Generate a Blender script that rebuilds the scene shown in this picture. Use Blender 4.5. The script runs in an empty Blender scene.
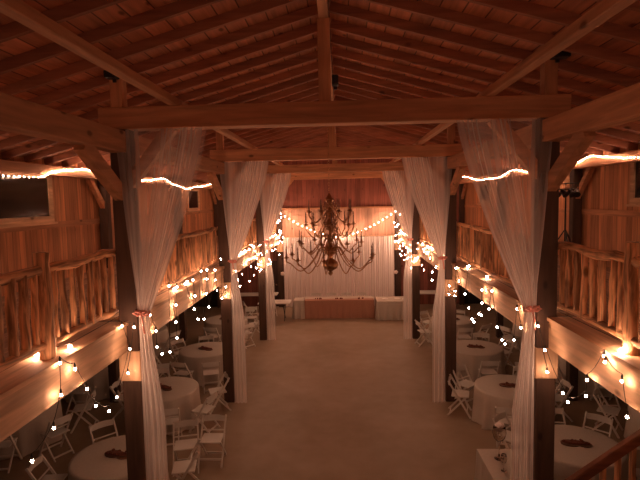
import bpy, bmesh, math, random
from mathutils import Vector, Matrix
random.seed(7)
S = bpy.context.scene
COL = S.collection
PI = math.pi

# ------------------------------------------------------------------ camera
F_PX, PITCH, YAW, ROLL, CAMX, CAMZ = 492.7556, 0.0808, 0.0421, 0.0209, 0.1035, 4.8
R0 = Vector((math.cos(YAW), math.sin(YAW), 0)); F0 = Vector((-math.sin(YAW), math.cos(YAW), 0)); Z0 = Vector((0, 0, 1))
fw = F0*math.cos(PITCH) - Z0*math.sin(PITCH); up = F0*math.sin(PITCH) + Z0*math.cos(PITCH)
r2 = R0*math.cos(ROLL) - up*math.sin(ROLL); u2 = R0*math.sin(ROLL) + up*math.cos(ROLL)
cam = bpy.data.cameras.new('camera'); co = bpy.data.objects.new('camera', cam); COL.objects.link(co)
m = Matrix((r2, u2, -fw)).transposed().to_4x4(); m.translation = Vector((CAMX, 0, CAMZ)); co.matrix_world = m
cam.sensor_fit = 'HORIZONTAL'; cam.sensor_width = 36; cam.lens = 36*F_PX/640; cam.clip_start = .05
S.camera = co

# ------------------------------------------------------------------ world, exposure
w = bpy.data.worlds.new('night'); S.world = w; w.use_nodes = True
bg = w.node_tree.nodes['Background']; bg.inputs[0].default_value = (.05, .06, .1, 1); bg.inputs[1].default_value = .05
S.view_settings.view_transform = 'Standard'; S.view_settings.look = 'None'
S.view_settings.exposure = 0.0; S.view_settings.gamma = 1; S.view_settings.use_curve_mapping = False
BULB_COL = (1.0, .54, .34)
BULB_POWER = 230.0
MINI_POWER = 125.0
try:
    S.cycles.transparent_max_bounces = 24; S.cycles.max_bounces = 8; S.cycles.diffuse_bounces = 5
    S.cycles.use_light_tree = True; S.cycles.sample_clamp_indirect = 4; S.cycles.use_denoising = True
except Exception: pass

# ------------------------------------------------------------------ materials
def newmat(name):
    m = bpy.data.materials.new(name); m.use_nodes = True
    nt = m.node_tree; return m, nt, nt.nodes['Principled BSDF']
def wood(name, base, axis='Z', var=.35, plank=None, pax='Y', rough=.75, knots=True, gap=.025, scl=1, lo=.3, hi=.72):
    """grain stretched along axis; optional planks of width `plank` counted along pax"""
    m, nt, b = newmat(name); N = nt.nodes; L = nt.links
    tc = N.new('ShaderNodeTexCoord'); mp = N.new('ShaderNodeMapping')
    sc = [4, 4, 4]; sc['XYZ'.index(axis)] = .35; sc = [q*scl for q in sc]; mp.inputs['Scale'].default_value = sc
    info = N.new('ShaderNodeObjectInfo')
    off = N.new('ShaderNodeVectorMath'); off.operation = 'SCALE'; off.inputs['Scale'].default_value = 37
    cmb = N.new('ShaderNodeCombineXYZ'); L.new(info.outputs['Random'], cmb.inputs[0]); L.new(info.outputs['Random'], cmb.inputs[1])
    L.new(cmb.outputs[0], off.inputs[0])
    add = N.new('ShaderNodeVectorMath'); add.operation = 'ADD'
    L.new(tc.outputs['Object'], add.inputs[0]); L.new(off.outputs[0], add.inputs[1])
    vec = add.outputs[0]
    fr = None
    if plank:
        vec = tc.outputs['Object']
        sx = N.new('ShaderNodeSeparateXYZ'); L.new(tc.outputs['Object'], sx.inputs[0])
        dv = N.new('ShaderNodeMath'); dv.operation = 'DIVIDE'; dv.inputs[1].default_value = plank
        L.new(sx.outputs['XYZ'.index(pax)], dv.inputs[0])
        fl = N.new('ShaderNodeMath'); fl.operation = 'FLOOR'; L.new(dv.outputs[0], fl.inputs[0])
        fr = N.new('ShaderNodeMath'); fr.operation = 'FRACT'; L.new(dv.outputs[0], fr.inputs[0])
        wn = N.new('ShaderNodeTexWhiteNoise'); wn.noise_dimensions = '1D'; L.new(fl.outputs[0], wn.inputs['W'])
        a2 = N.new('ShaderNodeVectorMath'); a2.operation = 'MULTIPLY_ADD'
        L.new(wn.outputs['Color'], a2.inputs[0]); a2.inputs[1].default_value = (9, 9, 9); L.new(tc.outputs['Object'], a2.inputs[2])
        vec = a2.outputs[0]; rnd = wn.outputs['Value']
    else: rnd = info.outputs['Random']
    L.new(vec, mp.inputs[0])
    n1 = N.new('ShaderNodeTexNoise'); n1.inputs['Scale'].default_value = 3.2; n1.inputs['Detail'].default_value = 6; n1.inputs['Distortion'].default_value = .6
    L.new(mp.outputs[0], n1.inputs['Vector'])
    r = N.new('ShaderNodeValToRGB'); L.new(n1.outputs['Fac'], r.inputs[0])
    r.color_ramp.elements[0].position = lo; r.color_ramp.elements[1].position = hi
    r.color_ramp.elements[0].color = tuple(c*(1-var) for c in base)+(1,); r.color_ramp.elements[1].color = tuple(min(1, c*(1+var*.45)) for c in base)+(1,)
    col = r.outputs[0]
    hv = N.new('ShaderNodeHueSaturation'); L.new(col, hv.inputs['Color'])
    mr = N.new('ShaderNodeMapRange'); L.new(rnd, mr.inputs[0]); mr.inputs[3].default_value = .72; mr.inputs[4].default_value = 1.18
    L.new(mr.outputs[0], hv.inputs['Value']); col = hv.outputs[0]
    if knots:
        v = N.new('ShaderNodeTexVoronoi'); v.inputs['Scale'].default_value = 1.0
        mk = N.new('ShaderNodeMapping'); ks = [3.2, 3.2, 3.2]; ks['XYZ'.index(axis)] = 1.7; mk.inputs['Scale'].default_value = ks
        L.new(vec, mk.inputs[0]); L.new(mk.outputs[0], v.inputs['Vector'])
        kr = N.new('ShaderNodeValToRGB'); L.new(v.outputs['Distance'], kr.inputs[0])
        kr.color_ramp.elements[0].position = .06; kr.color_ramp.elements[0].color = (.22, .16, .12, 1)
        kr.color_ramp.elements[1].position = .13; kr.color_ramp.elements[1].color = (1, 1, 1, 1)
        mx = N.new('ShaderNodeMix'); mx.data_type = 'RGBA'; mx.blend_type = 'MULTIPLY'; mx.inputs[0].default_value = .85
        L.new(col, mx.inputs[6]); L.new(kr.outputs[0], mx.inputs[7]); col = mx.outputs[2]
    hgt = n1.outputs['Fac']
    if plank:
        pg = N.new('ShaderNodeMath'); pg.operation = 'PINGPONG'; pg.inputs[1].default_value = .5; L.new(dv.outputs[0], pg.inputs[0])
        g = N.new('ShaderNodeMapRange'); g.inputs[1].default_value = 0; g.inputs[2].default_value = gap; g.clamp = True; L.new(pg.outputs[0], g.inputs[0])
        mx = N.new('ShaderNodeMix'); mx.data_type = 'RGBA'; mx.inputs[6].default_value = (.02, .012, .008, 1)
        L.new(g.outputs[0], mx.inputs[0]); L.new(col, mx.inputs[7]); col = mx.outputs[2]
    L.new(col, b.inputs['Base Color']); b.inputs['Roughness'].default_value = rough
    bp = N.new('ShaderNodeBump'); bp.inputs['Strength'].default_value = .25; bp.inputs['Distance'].default_value = .02
    L.new(hgt, bp.inputs['Height']); L.new(bp.outputs[0], b.inputs['Normal'])
    return m
def plain(name, c, rough=.6, metal=0, var=0, scale=6, bump=0):
    m, nt, b = newmat(name); b.inputs['Roughness'].default_value = rough; b.inputs['Metallic'].default_value = metal
    N = nt.nodes; L = nt.links
    tc = N.new('ShaderNodeTexCoord'); n = N.new('ShaderNodeTexNoise'); n.inputs['Scale'].default_value = scale; n.inputs['Detail'].default_value = 4
    L.new(tc.outputs['Object'], n.inputs['Vector'])
    r = N.new('ShaderNodeValToRGB'); L.new(n.outputs['Fac'], r.inputs[0])
    r.color_ramp.elements[0].position = .3; r.color_ramp.elements[1].position = .7
    r.color_ramp.elements[0].color = tuple(x*(1-var) for x in c)+(1,); r.color_ramp.elements[1].color = tuple(min(1, x*(1+var)) for x in c)+(1,)
    L.new(r.outputs[0], b.inputs['Base Color'])
    if bump:
        bp = N.new('ShaderNodeBump'); bp.inputs['Strength'].default_value = bump; L.new(n.outputs['Fac'], bp.inputs['Height']); L.new(bp.outputs[0], b.inputs['Normal'])
    return m
PINE = (.60, .295, .15)
M = {}
for a in 'XYZ':
    M['pine'+a] = wood('pine_beam_'+a, PINE, a)
    M['dark'+a] = wood('stained_beam_'+a, (.085, .045, .028), a)
    M['fascia'+a] = wood('pale_pine_beam_'+a, (.74, .47, .28), a, var=.35)
M['roofboard'] = wood('roof_boards', (.60, .23, .12), 'Y', plank=.25, pax='X', gap=.05)
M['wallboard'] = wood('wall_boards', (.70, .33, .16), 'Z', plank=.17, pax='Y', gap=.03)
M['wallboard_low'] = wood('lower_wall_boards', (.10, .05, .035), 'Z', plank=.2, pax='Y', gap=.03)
M['endboard'] = wood('end_wall_boards', (.34, .115, .08), 'Z', plank=.2, pax='X', gap=.03)
M['endpanel_lit'] = wood('end_wall_lit_boards', (.62, .36, .25), 'Z', plank=.3, pax='X', gap=.012)  # paler than the boards above: string-light glow put into the colour
M['deckboard'] = wood('deck_boards', (.46, .27, .16), 'Y', plank=.14, pax='X', gap=.03)
M['log'] = wood('peeled_log', (.84, .42, .21), 'Z', var=.66, scl=1.8, lo=.36, hi=.60)
M['logY'] = wood('peeled_log_rail', (.84, .42, .21), 'Y', var=.66, scl=1.8, lo=.36, hi=.60)
M['logX'] = wood('peeled_log_stair', (.30, .12, .06), 'X', var=.5)
M['white'] = plain('white_resin', (.72, .68, .62), .45, var=.04)
M['cloth'] = plain('white_tablecloth', (.56, .50, .43), .9, var=.05, scale=40, bump=.05)
M['burlap'] = plain('brown_table_skirt', (.42, .22, .15), .95, var=.12, scale=60, bump=.1)
M['black'] = plain('black_paint', (.012, .011, .011), .45, var=.2)
M['wire'] = plain('dark_cable', (.02, .018, .014), .6)
M['brass'] = plain('aged_brass', (.5, .28, .15), .36, metal=1, var=.35, scale=14)
M['candle'] = plain('candle_sleeve', (.22, .13, .09), .5)
M['ribbon'] = plain('pink_ribbon', (.72, .30, .24), .6, var=.1)
M['bloom'] = plain('white_petals', (.85, .72, .66), .8, var=.1, scale=30, bump=.3)
M['petal_red'] = plain('dried_rust_petals', (.17, .05, .03), .8, var=.4, scale=40, bump=.3)
M['slab'] = plain('dark_wood_slab', (.16, .08, .045), .8, var=.3)
M['paper'] = plain('white_plate', (.8, .76, .7), .4)

def floor_mat():
    m, nt, b = newmat('concrete_floor'); N = nt.nodes; L = nt.links
    tc = N.new('ShaderNodeTexCoord')
    n = N.new('ShaderNodeTexNoise'); n.inputs['Scale'].default_value = .55; n.inputs['Detail'].default_value = 7; n.inputs['Roughness'].default_value = .6
    n2 = N.new('ShaderNodeTexNoise'); n2.inputs['Scale'].default_value = 3.1; n2.inputs['Detail'].default_value = 6
    L.new(tc.outputs['Object'], n.inputs['Vector']); L.new(tc.outputs['Object'], n2.inputs['Vector'])
    a = N.new('ShaderNodeMath'); a.operation = 'MULTIPLY_ADD'; a.inputs[1].default_value = .35; L.new(n2.outputs['Fac'], a.inputs[0]); L.new(n.outputs['Fac'], a.inputs[2])
    r = N.new('ShaderNodeValToRGB'); L.new(a.outputs[0], r.inputs[0])
    r.color_ramp.elements[0].position = .45; r.color_ramp.elements[0].color = (.25, .18, .11, 1)
    r.color_ramp.elements[1].position = .95; r.color_ramp.elements[1].color = (.38, .29, .21, 1)
    L.new(r.outputs[0], b.inputs['Base Color']); b.inputs['Roughness'].default_value = .62
    return m
M['floor'] = floor_mat()

def sheer_mat(name, base, alpha, edge=.22):
    """voile: opacity grows where the cloth is bunched (mesh attribute dens) and where it turns edge on"""
    m = bpy.data.materials.new(name); m.use_nodes = True; nt = m.node_tree; N = nt.nodes; L = nt.links
    N.remove(N['Principled BSDF']); out = N['Material Output']
    tr = N.new('ShaderNodeBsdfTransparent'); df = N.new('ShaderNodeBsdfDiffuse'); tl = N.new('ShaderNodeBsdfTranslucent')
    df.inputs[0].default_value = base+(1,); tl.inputs[0].default_value = base+(1,)
    m1 = N.new('ShaderNodeMixShader'); m1.inputs[0].default_value = .45; L.new(df.outputs[0], m1.inputs[1]); L.new(tl.outputs[0], m1.inputs[2])
    at = N.new('ShaderNodeAttribute'); at.attribute_name = 'dens'
    lw = N.new('ShaderNodeLayerWeight'); lw.inputs[0].default_value = .4
    k1 = N.new('ShaderNodeMath'); k1.operation = 'MULTIPLY_ADD'; k1.inputs[1].default_value = edge*6; k1.inputs[2].default_value = 1; L.new(lw.outputs['Facing'], k1.inputs[0])
    k2 = N.new('ShaderNodeMath'); k2.operation = 'MULTIPLY'; L.new(k1.outputs[0], k2.inputs[0]); L.new(at.outputs['Fac'], k2.inputs[1])
    pw = N.new('ShaderNodeMath'); pw.operation = 'POWER'; pw.inputs[0].default_value = 1-alpha; L.new(k2.outputs[0], pw.inputs[1])
    m2 = N.new('ShaderNodeMixShader'); L.new(pw.outputs[0], m2.inputs[0]); L.new(m1.outputs[0], m2.inputs[1]); L.new(tr.outputs[0], m2.inputs[2])
    L.new(m2.outputs[0], out.inputs[0]); return m
def set_dens(o, vals):
    at = o.data.attributes.new('dens', 'FLOAT', 'POINT')
    for i, v in enumerate(vals): at.data[i].value = v
M['sheer'] = sheer_mat('sheer_voile', (.97, .90, .86), .25)
M['sheer_double'] = sheer_mat('doubled_sheer_voile', (.97, .90, .86), .42)
M['backdrop'] = plain('backdrop_cloth', (.86, .77, .74), .95)

def glow(name, power):
    m = bpy.data.materials.new(name); m.use_nodes = True; nt = m.node_tree; N = nt.nodes
    N.remove(N['Principled BSDF']); e = N.new('ShaderNodeEmission'); e.inputs[0].default_value = BULB_COL+(1,); e.inputs[1].default_value = power
    nt.links.new(e.outputs[0], N['Material Output'].inputs[0]); return m
M['bulb'] = glow('lit_bulb', BULB_POWER)
M['mini'] = glow('lit_mini_bulb', MINI_POWER)
def glass_mat():
    m, nt, b = newmat('dark_window_glass'); b.inputs['Base Color'].default_value = (.02, .016, .013, 1); b.inputs['Roughness'].default_value = .12
    return m
M['pane'] = glass_mat()
def clear_mat():
    m, nt, b = newmat('clear_glass'); b.inputs['Base Color'].default_value = (.9, .85, .8, 1); b.inputs['Roughness'].default_value = .03
    b.inputs['Transmission Weight'].default_value = 1; b.inputs['IOR'].default_value = 1.25; return m
M['clear'] = clear_mat()

# ------------------------------------------------------------------ mesh helpers
class MB:
    def __init__(s): s.v = []; s.f = []
    def box(s, x0, x1, y0, y1, z0, z1):
        n = len(s.v)
        s.v += [(x0,y0,z0),(x1,y0,z0),(x1,y1,z0),(x0,y1,z0),(x0,y0,z1),(x1,y0,z1),(x1,y1,z1),(x0,y1,z1)]
        s.f += [tuple(n+i for i in q) for q in ((0,3,2,1),(4,5,6,7),(0,1,5,4),(1,2,6,5),(2,3,7,6),(3,0,4,7))]
        return s
    def bar(s, a, b, w, h, upv=(0,0,1)):
        a = Vector(a); b = Vector(b); d = (b-a).normalized(); u = Vector(upv)
        r = d.cross(u).normalized(); u = r.cross(d).normalized(); n = len(s.v)
        for p in (a, b):
            for sr, su in ((-1,-1),(1,-1),(1,1),(-1,1)): s.v.append(tuple(p+r*sr*w/2+u*su*h/2))
        s.f += [tuple(n+i for i in q) for q in ((3,2,1,0),(4,5,6,7),(0,1,5,4),(1,2,6,5),(2,3,7,6),(3,0,4,7))]
        return s
    def tube(s, pts, rad, n=8, cap=True, jit=0):
        pts = [Vector(p) for p in pts]; k = len(pts); base = len(s.v)
        prev = None
        for i, p in enumerate(pts):
            d = (pts[min(i+1, k-1)]-pts[max(i-1, 0)]).normalized()
            ref = prev if prev is not None else (Vector((0,0,1)) if abs(d.z) < .9 else Vector((1,0,0)))
            r = (ref - d*ref.dot(d)).normalized(); prev = r; t = d.cross(r)
            rr = rad[i] if isinstance(rad, (list, tuple)) else rad
            for j in range(n):
                a = 2*PI*j/n; q = rr*(1+(random.uniform(-jit, jit) if jit else 0))
                s.v.append(tuple(p+r*math.cos(a)*q+t*math.sin(a)*q))
        for i in range(k-1):
            for j in range(n):
                a = base+i*n+j; b = base+i*n+(j+1) % n
                s.f.append((a, b, b+n, a+n))
        if cap:
            s.f.append(tuple(base+j for j in range(n))[::-1]); s.f.append(tuple(base+(k-1)*n+j for j in range(n)))
        return s
    def lathe(s, prof, c=(0,0,0), n=16):
        base = len(s.v); k = len(prof)
        for r, z in prof:
            for j in range(n):
                a = 2*PI*j/n; s.v.append((c[0]+r*math.cos(a), c[1]+r*math.sin(a), c[2]+z))
        for i in range(k-1):
            for j in range(n):
                a = base+i*n+j; b = base+i*n+(j+1) % n
                s.f.append((a, b, b+n, a+n))
        return s
    def ball(s, c, r, n=8, m=6, sx=1, sy=1, sz=1):
        return s.lathe_xyz([(r*math.sin(PI*i/m), -r*math.cos(PI*i/m)) for i in range(m+1)], c, n, sx, sy, sz)
    def lathe_xyz(s, prof, c, n, sx, sy, sz):
        base = len(s.v); k = len(prof)
        for r, z in prof:
            for j in range(n):
                a = 2*PI*j/n; s.v.append((c[0]+r*math.cos(a)*sx, c[1]+r*math.sin(a)*sy, c[2]+z*sz))
        for i in range(k-1):
            for j in range(n):
                a = base+i*n+j; b = base+i*n+(j+1) % n
                s.f.append((a, b, b+n, a+n))
        return s
    def grid(s, fn, nu, nv):
        base = len(s.v)
        for i in range(nu+1):
            for j in range(nv+1): s.v.append(tuple(fn(i/nu, j/nv)))
        for i in range(nu):
            for j in range(nv):
                a = base+i*(nv+1)+j; s.f.append((a, a+nv+1, a+nv+2, a+1))
        return s
    def mesh(s, name, mat, smooth=False, bevel=0):
        me = bpy.data.meshes.new(name); me.from_pydata(s.v, [], s.f)
        bm = bmesh.new(); bm.from_mesh(me)
        bmesh.ops.remove_doubles(bm, verts=bm.verts, dist=1e-6)
        bmesh.ops.recalc_face_normals(bm, faces=bm.faces)
        if bevel: bmesh.ops.bevel(bm, geom=list(bm.edges), offset=bevel, segments=1, affect='EDGES')
        for f in bm.faces: f.smooth = smooth
        bm.to_mesh(me); bm.free()
        me.materials.append(mat); return me
    def build(s, name, mat, parent=None, smooth=False, bevel=0):
        return link(name, s.mesh(name, mat, smooth, bevel), parent)
def link(name, data, parent=None, loc=None, rz=0):
    o = bpy.data.objects.new(name, data); COL.objects.link(o)
    if parent is not None: o.parent = parent
    if loc is not None: o.location = loc
    if rz: o.rotation_euler = (0, 0, rz)
    return o
def tag(o, label=None, cat=None, group=None, kind=None):
    if label: o['label'] = label
    if cat: o['category'] = cat
    if group: o['group'] = group
    if kind: o['kind'] = kind
    return o
def thing(name, label, cat, loc=(0,0,0), rz=0, group=None):
    o = link(name, None, None, loc, rz); o.empty_display_size = .1
    return tag(o, label, cat, group)
def copy_tree(o, parent=None):
    kids = list(o.children)
    c = o.copy(); COL.objects.link(c)
    if parent is not None: c.parent = parent
    for k in kids: copy_tree(k, c)
    return c
def structure(o): o['kind'] = 'structure'; return o

# ------------------------------------------------------------------ measures of the barn (metres)
XP, PW = 2.637, .24                 # nave posts
FR = [.953, 6.224, 11.495, 16.767, 22.038]   # bents
YB, YF, XW, XL = -3.0, 22.2, 5.6, 8.4        # back wall, far wall, side walls
DECK = 3.30; FB = 2.91; TB, TT = 5.73, 6.0
def roofz(x): return 7.15-.28*abs(x)     # underside of the rafters
SIDE = {-1: 'left', 1: 'right'}
BENT = ['behind the camera', 'at the nearest tie beam', 'at the second tie beam', 'at the third tie beam', 'against the far wall']

# ------------------------------------------------------------------ shell
structure(MB().box(-XL-.15, XL+.15, YB-.15, YF+.15, -.1, 0).build('floor', M['floor']))
for s in (-1, 1):
    n = 'wall_'+SIDE[s]
    g = MB().box(*(sorted((s*XW, s*(XW+.12)))), YB, YF, DECK-.1, 5.95).build(n, M['wallboard']); structure(g)
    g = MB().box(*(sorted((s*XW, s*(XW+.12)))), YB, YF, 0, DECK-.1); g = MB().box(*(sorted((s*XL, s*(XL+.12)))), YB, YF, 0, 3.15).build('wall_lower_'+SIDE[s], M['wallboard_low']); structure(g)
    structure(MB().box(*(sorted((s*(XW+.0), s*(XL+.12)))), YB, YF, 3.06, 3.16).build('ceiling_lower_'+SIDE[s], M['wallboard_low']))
    c = MB(); th = .12
    x0, x1 = s*0.0, s*(XW+.35)
    for a, b in ((x0, x1),):
        z0a, z0b = roofz(a)+th, roofz(b)+th
        c.v += [(a,YB-.2,z0a),(b,YB-.2,z0b),(b,YF+.2,z0b),(a,YF+.2,z0a),(a,YB-.2,z0a+.04),(b,YB-.2,z0b+.04),(b,YF+.2,z0b+.04),(a,YF+.2,z0a+.04)]
        c.f += [(0,3,2,1),(4,5,6,7),(0,1,5,4),(1,2,6,5),(2,3,7,6),(3,0,4,7)]
    structure(c.build('ceiling', M['roofboard']))
def gable(y0, y1, name, mat, zb=0):
    g = MB(); pr = [(-XW, zb), (XW, zb), (XW, roofz(XW)+.12), (0, roofz(0)+.12), (-XW, roofz(XW)+.12)]
    g.v = [(x, y0, z) for x, z in pr]+[(x, y1, z) for x, z in pr]
    g.f = [(0,1,2,3,4), (9,8,7,6,5)]+[(i, (i+1) % 5, 5+(i+1) % 5, 5+i) for i in range(5)]
    return structure(g.build(name, mat))
for s in (-1, 1):
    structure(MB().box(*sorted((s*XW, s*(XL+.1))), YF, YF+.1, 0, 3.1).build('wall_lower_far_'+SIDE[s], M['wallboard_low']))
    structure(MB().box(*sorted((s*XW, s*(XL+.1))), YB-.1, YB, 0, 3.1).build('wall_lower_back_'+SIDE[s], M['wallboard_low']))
gable(YF, YF+.12, 'wall_far', M['endboard'])
gable(YB-.12, YB, 'wall_back', M['endboard'])
structure(MB().box(-2.75, 2.75, YF-.06, YF-.001, 3.1, 4.4).build('trim_1', M['endpanel_lit']))
structure(MB().box(-2.75, 2.75, YF-.1, YF-.001, 4.40, 4.47).build('trim_2', M['pineX']))
k = 3
for s in (-1, 1):
    structure(MB().box(*sorted((s*(XW-.04), s*(XW-.001))), YB, YF, 4.36, 4.48).build('trim_%d' % k, M['pineY'])); k += 1
# windows of the upper side walls
wk = 1
for s, y0, y1, z0, z1 in ((-1, 7.55, 9.42, 4.6, 5.33), (-1, 18.3, 19.6, 4.6, 5.25), (1, 7.7, 9.42, 4.72, 5.38), (1, 18.3, 19.6, 4.65, 5.25)):
    xa = s*(XW-.001); xi = s*(XW-.05)
    f = MB(); a, b = sorted((xa, xi)); t = .12
    f.box(a, b, y0-t, y1+t, z0-t, z0); f.box(a, b, y0-t, y1+t, z1, z1+t); f.box(a, b, y0-t, y0, z0, z1); f.box(a, b, y1, y1+t, z0, z1)
    fr = structure(f.build('window_%d' % wk, M['fasciaY']))
    p = MB().box(*sorted((s*(XW-.002), s*(XW-.02))), y0, y1, z0, z1).build('pane', M['pane'], fr)
    sl = MB().box(*sorted((xa, s*(XW-.09))), y0-t-.05, y1+t+.05, z0-t-.04, z0-t).build('sill', M['fasciaY'], fr)
    wk += 1

# ------------------------------------------------------------------ timber frame
ridge = MB().box(-.115, -.005, YB, YF, 6.98, 7.14).build('ridge_beam', M['pineY'])
tag(ridge, 'long ridge beam running under the peak of the roof', 'beam')
ORD = ['', 'first', 'second', 'third', 'fourth', 'fifth', 'sixth', 'seventh', 'eighth', 'ninth', 'tenth']
for s in (-1, 1):
    M['rafter'] = wood('rafter_timber_shaded', (.38, .155, .085), 'X') if s < 0 else M['rafter']  # darker than the pine beams: shade on rafter faces put into the colour
    for i in range(-8, 26):
        y = 6.37+.61*i
        me = MB()
        a = (0.02*s, y, roofz(.02)+.06); b = (s*(XW+.0), y, roofz(XW)+.06)
        me.bar(a, b, .05, .12)
        o = me.build('roof_rafter', M['rafter'])
        if y < FR[1]: w_ = ORD[min(10, int((FR[1]-y)/.61)+1)]+' one in front of the nearest tie beam'
        else:
            bi = max(j for j in range(1, 4) if FR[j] <= y)
            w_ = ORD[min(10, int((y-FR[bi])/.61)+1)]+' one beyond the '+['', 'nearest', 'second', 'third'][bi]+' tie beam'
        tag(o, 'roof rafter on the %s slope, %s' % (SIDE[s], w_), 'rafter', 'rafters of the %s roof slope' % SIDE[s])
for s in (-1, 1):
    for (xx, z0, z1, nm, lab, mat) in (
        (1.93, TT, TT+.095, 'purlin', 'long squared purlin lying across the tie beams on the %s' % SIDE[s], 'pineY'),
        (5.47, 5.38, 5.57, 'wall_plate', 'long plate beam under the %s eave carrying mini lights' % SIDE[s], 'pineY')):
        o = MB().box(s*xx-(.055 if xx < 3 else .09), s*xx+(.055 if xx < 3 else .09), YB, YF, z0, z1).build(nm, M[mat], bevel=.008); tag(o, lab, 'beam')
for i, y in enumerate(FR):
    j = 'squared tie beam spanning the nave '+['behind the camera', 'nearest to the camera', 'second from the camera', 'third from the camera', 'against the far wall'][i]
    if y > 0: tag(MB().box(-2.88, 2.88, y-.12, y+.12, TB, TT).build('tie_beam', M['pineX'], bevel=.008), j, 'beam', 'tie beams across the nave')
    if i > 0:
        tag(MB().box(-.135, .015, y-.10, y+.08, TT, 6.99).build('king_post', M['pineZ'], bevel=.006), 'short king post rising from the tie beam '+['', 'nearest to the camera', 'second from the camera', 'third from the camera', 'against the far wall'][i], 'post', 'king posts')
    for s in (-1, 1):
        t = thing('timber_post', 'square nave post on the %s side %s' % (SIDE[s], BENT[i]), 'post', (s*XP, y, 0), group='nave posts')
        h = PW/2
        MB().box(-h, h, -h, h, 0, TB).build('shaft', M['darkZ'], t, bevel=.01)
        MB().box(-h-.02, h+.02, -h-.02, -h+.10, 2.52, FB).build('bearing_block', M['fasciaZ'], t, bevel=.008)
        if i > 0:
            # knee brace up to the tie beam, knee brace toward the camera up to the girt
            MB().bar((-s*.02, 0, 5.0), (-s*.64, 0, TB+.02), .12, .15).build('knee_brace', M['pineX'], t)
            MB().bar((s*.02, -h+.03, 4.92), (s*.02, -1.0, 5.46), .12, .17).build('knee_brace', M['pineY'], t)
            MB().box(-.075+s*.02, .075+s*.02, -.08, .07, TT, roofz(XP)+.01).build('queen_strut', M['pineZ'], t)
        # wall post
        t = thing('wall_post', 'dark post standing on the %s outer wall, %s' % (SIDE[s], ['behind the camera', 'in line with the nearest tie beam', 'in line with the second tie beam', 'in line with the third tie beam', 'at the far wall'][i]), 'post', (s*5.47, y, 0), group='outer wall posts')
        MB().box(-.1, .1, -.1, .1, 0, 5.38).build('shaft', M['darkZ'], t, bevel=.008)
        if i > 0: MB().bar((0, -.07, 4.75), (0, -.68, 5.4), .1, .12).build('knee_brace', M['pineY'], t)
        if i < 4: MB().bar((0, .07, 4.75), (0, .68, 5.4), .1, .12).build('knee_brace', M['pineY'], t)
    if i < 4:
        for s in (-1, 1):
            y0, y1 = y+PW/2-.0, FR[i+1]-PW/2
            bay = ['nearest bay, cut off by the edge of view', 'bay between the first two tie beams', 'bay between the second and third tie beams', 'farthest bay'][i]
            tag(MB().box(s*XP-.10, s*XP+.10, y0, y1, 5.44, 5.70).build('girt_beam', M['pineY'], bevel=.008), 'heavy beam joining the tops of the %s nave posts, %s' % (SIDE[s], bay), 'beam', 'girts between nave posts')
            t = thing('balcony_beam', 'pale knotty beam along the edge of the %s balcony, %s' % (SIDE[s], bay), 'beam', (s*2.66, y0, FB), group='balcony edge beams')
            xa, xb = sorted((0, s*.10)); L_ = y1-y0
            MB().box(xa, xb, 0, L_, 0, DECK-FB-.045).build('beam_face', M['fasciaY'], t)
            xa, xb = sorted((-s*.025, s*.40)); MB().box(xa, xb, 0, L_, DECK-FB-.045, DECK-FB).build('ledge_board', M['fasciaY'], t)
for s in (-1, 1):
    ys = YB if s < 0 else 4.12
    o = MB().box(*sorted((s*3.06, s*XW)), ys, YF, DECK-.16, DECK-.005).build('balcony_floor', M['deckboard']); tag(o, 'boarded %s balcony floor between railing and outer wall' % SIDE[s], 'balcony floor')

# small dark fittings on the struts
def fitting(x, y, z, w_, h_, lab, sx):
    t = thing('spotlight', lab, 'light fitting', (x, y, z), group='black fittings on the roof timbers')
    MB().box(-w_/2, w_/2, -.16, -.02, -h_/2, h_/2).build('housing', M['black'], t, bevel=.01)
    MB().box(-.02, .02, -.03, .01, -h_/2-.03, h_/2+.03).build('bracket', M['black'], t)
fitting(-2.66, 6.15, 6.38, .14, .09, 'small black box fitting at the top of the left strut above the nearest tie beam', 1)
fitting(2.72, 6.15, 6.45, .2, .09, 'small black box fitting at the top of the right strut above the nearest tie beam', 1)
fitting(.07, 6.3, 6.26, .08, .12, 'small black fitting beside the king post above the nearest tie beam', 1)

# ------------------------------------------------------------------ log railings
def log(a, b, r, n=9, seg=7, wob=.012, jit=.1):
    a = Vector(a); b = Vector(b); pts = []; rr = []
    d = b-a
    for i in range(seg+1):
        t = i/seg; p = a+d*t
        wv = Vector((random.uniform(-wob, wob), random.uniform(-wob, wob), random.uniform(-wob, wob))) if 0 < i < seg else Vector((0,0,0))
        pts.append(p+wv); rr.append(r*random.uniform(1-jit, 1+jit))
    return pts, rr
XR = 2.81
RH = .88
def railing(s, y0, y1, label):
    t = thing('log_railing', label, 'railing', (s*XR, y0, DECK), group='log railings of the balconies')
    L_ = y1-y0
    p, r = log((0, 0, RH), (0, L_, RH), .052, seg=max(6, int(L_*3)), wob=.018); MB().tube(p, r, 9).build('top_rail', M['logY'], t, smooth=True)
    p, r = log((0, 0, .14), (0, L_, .14), .045, seg=max(6, int(L_*3)), wob=.014); MB().tube(p, r, 9).build('bottom_rail', M['logY'], t, smooth=True)
    n = max(2, int(L_/.165))
    for i in range(n):
        y = (i+.5)*L_/n
        p, r = log((random.uniform(-.01,.01), y, .12), (random.uniform(-.01,.01), y+random.uniform(-.02,.02), RH-.01), random.uniform(.033, .046), seg=6, wob=.006, jit=.12)
        MB().tube(p, r, 8, jit=.1).build('spindle', M['log'], t, smooth=True)
NEWY = 4.65
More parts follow.
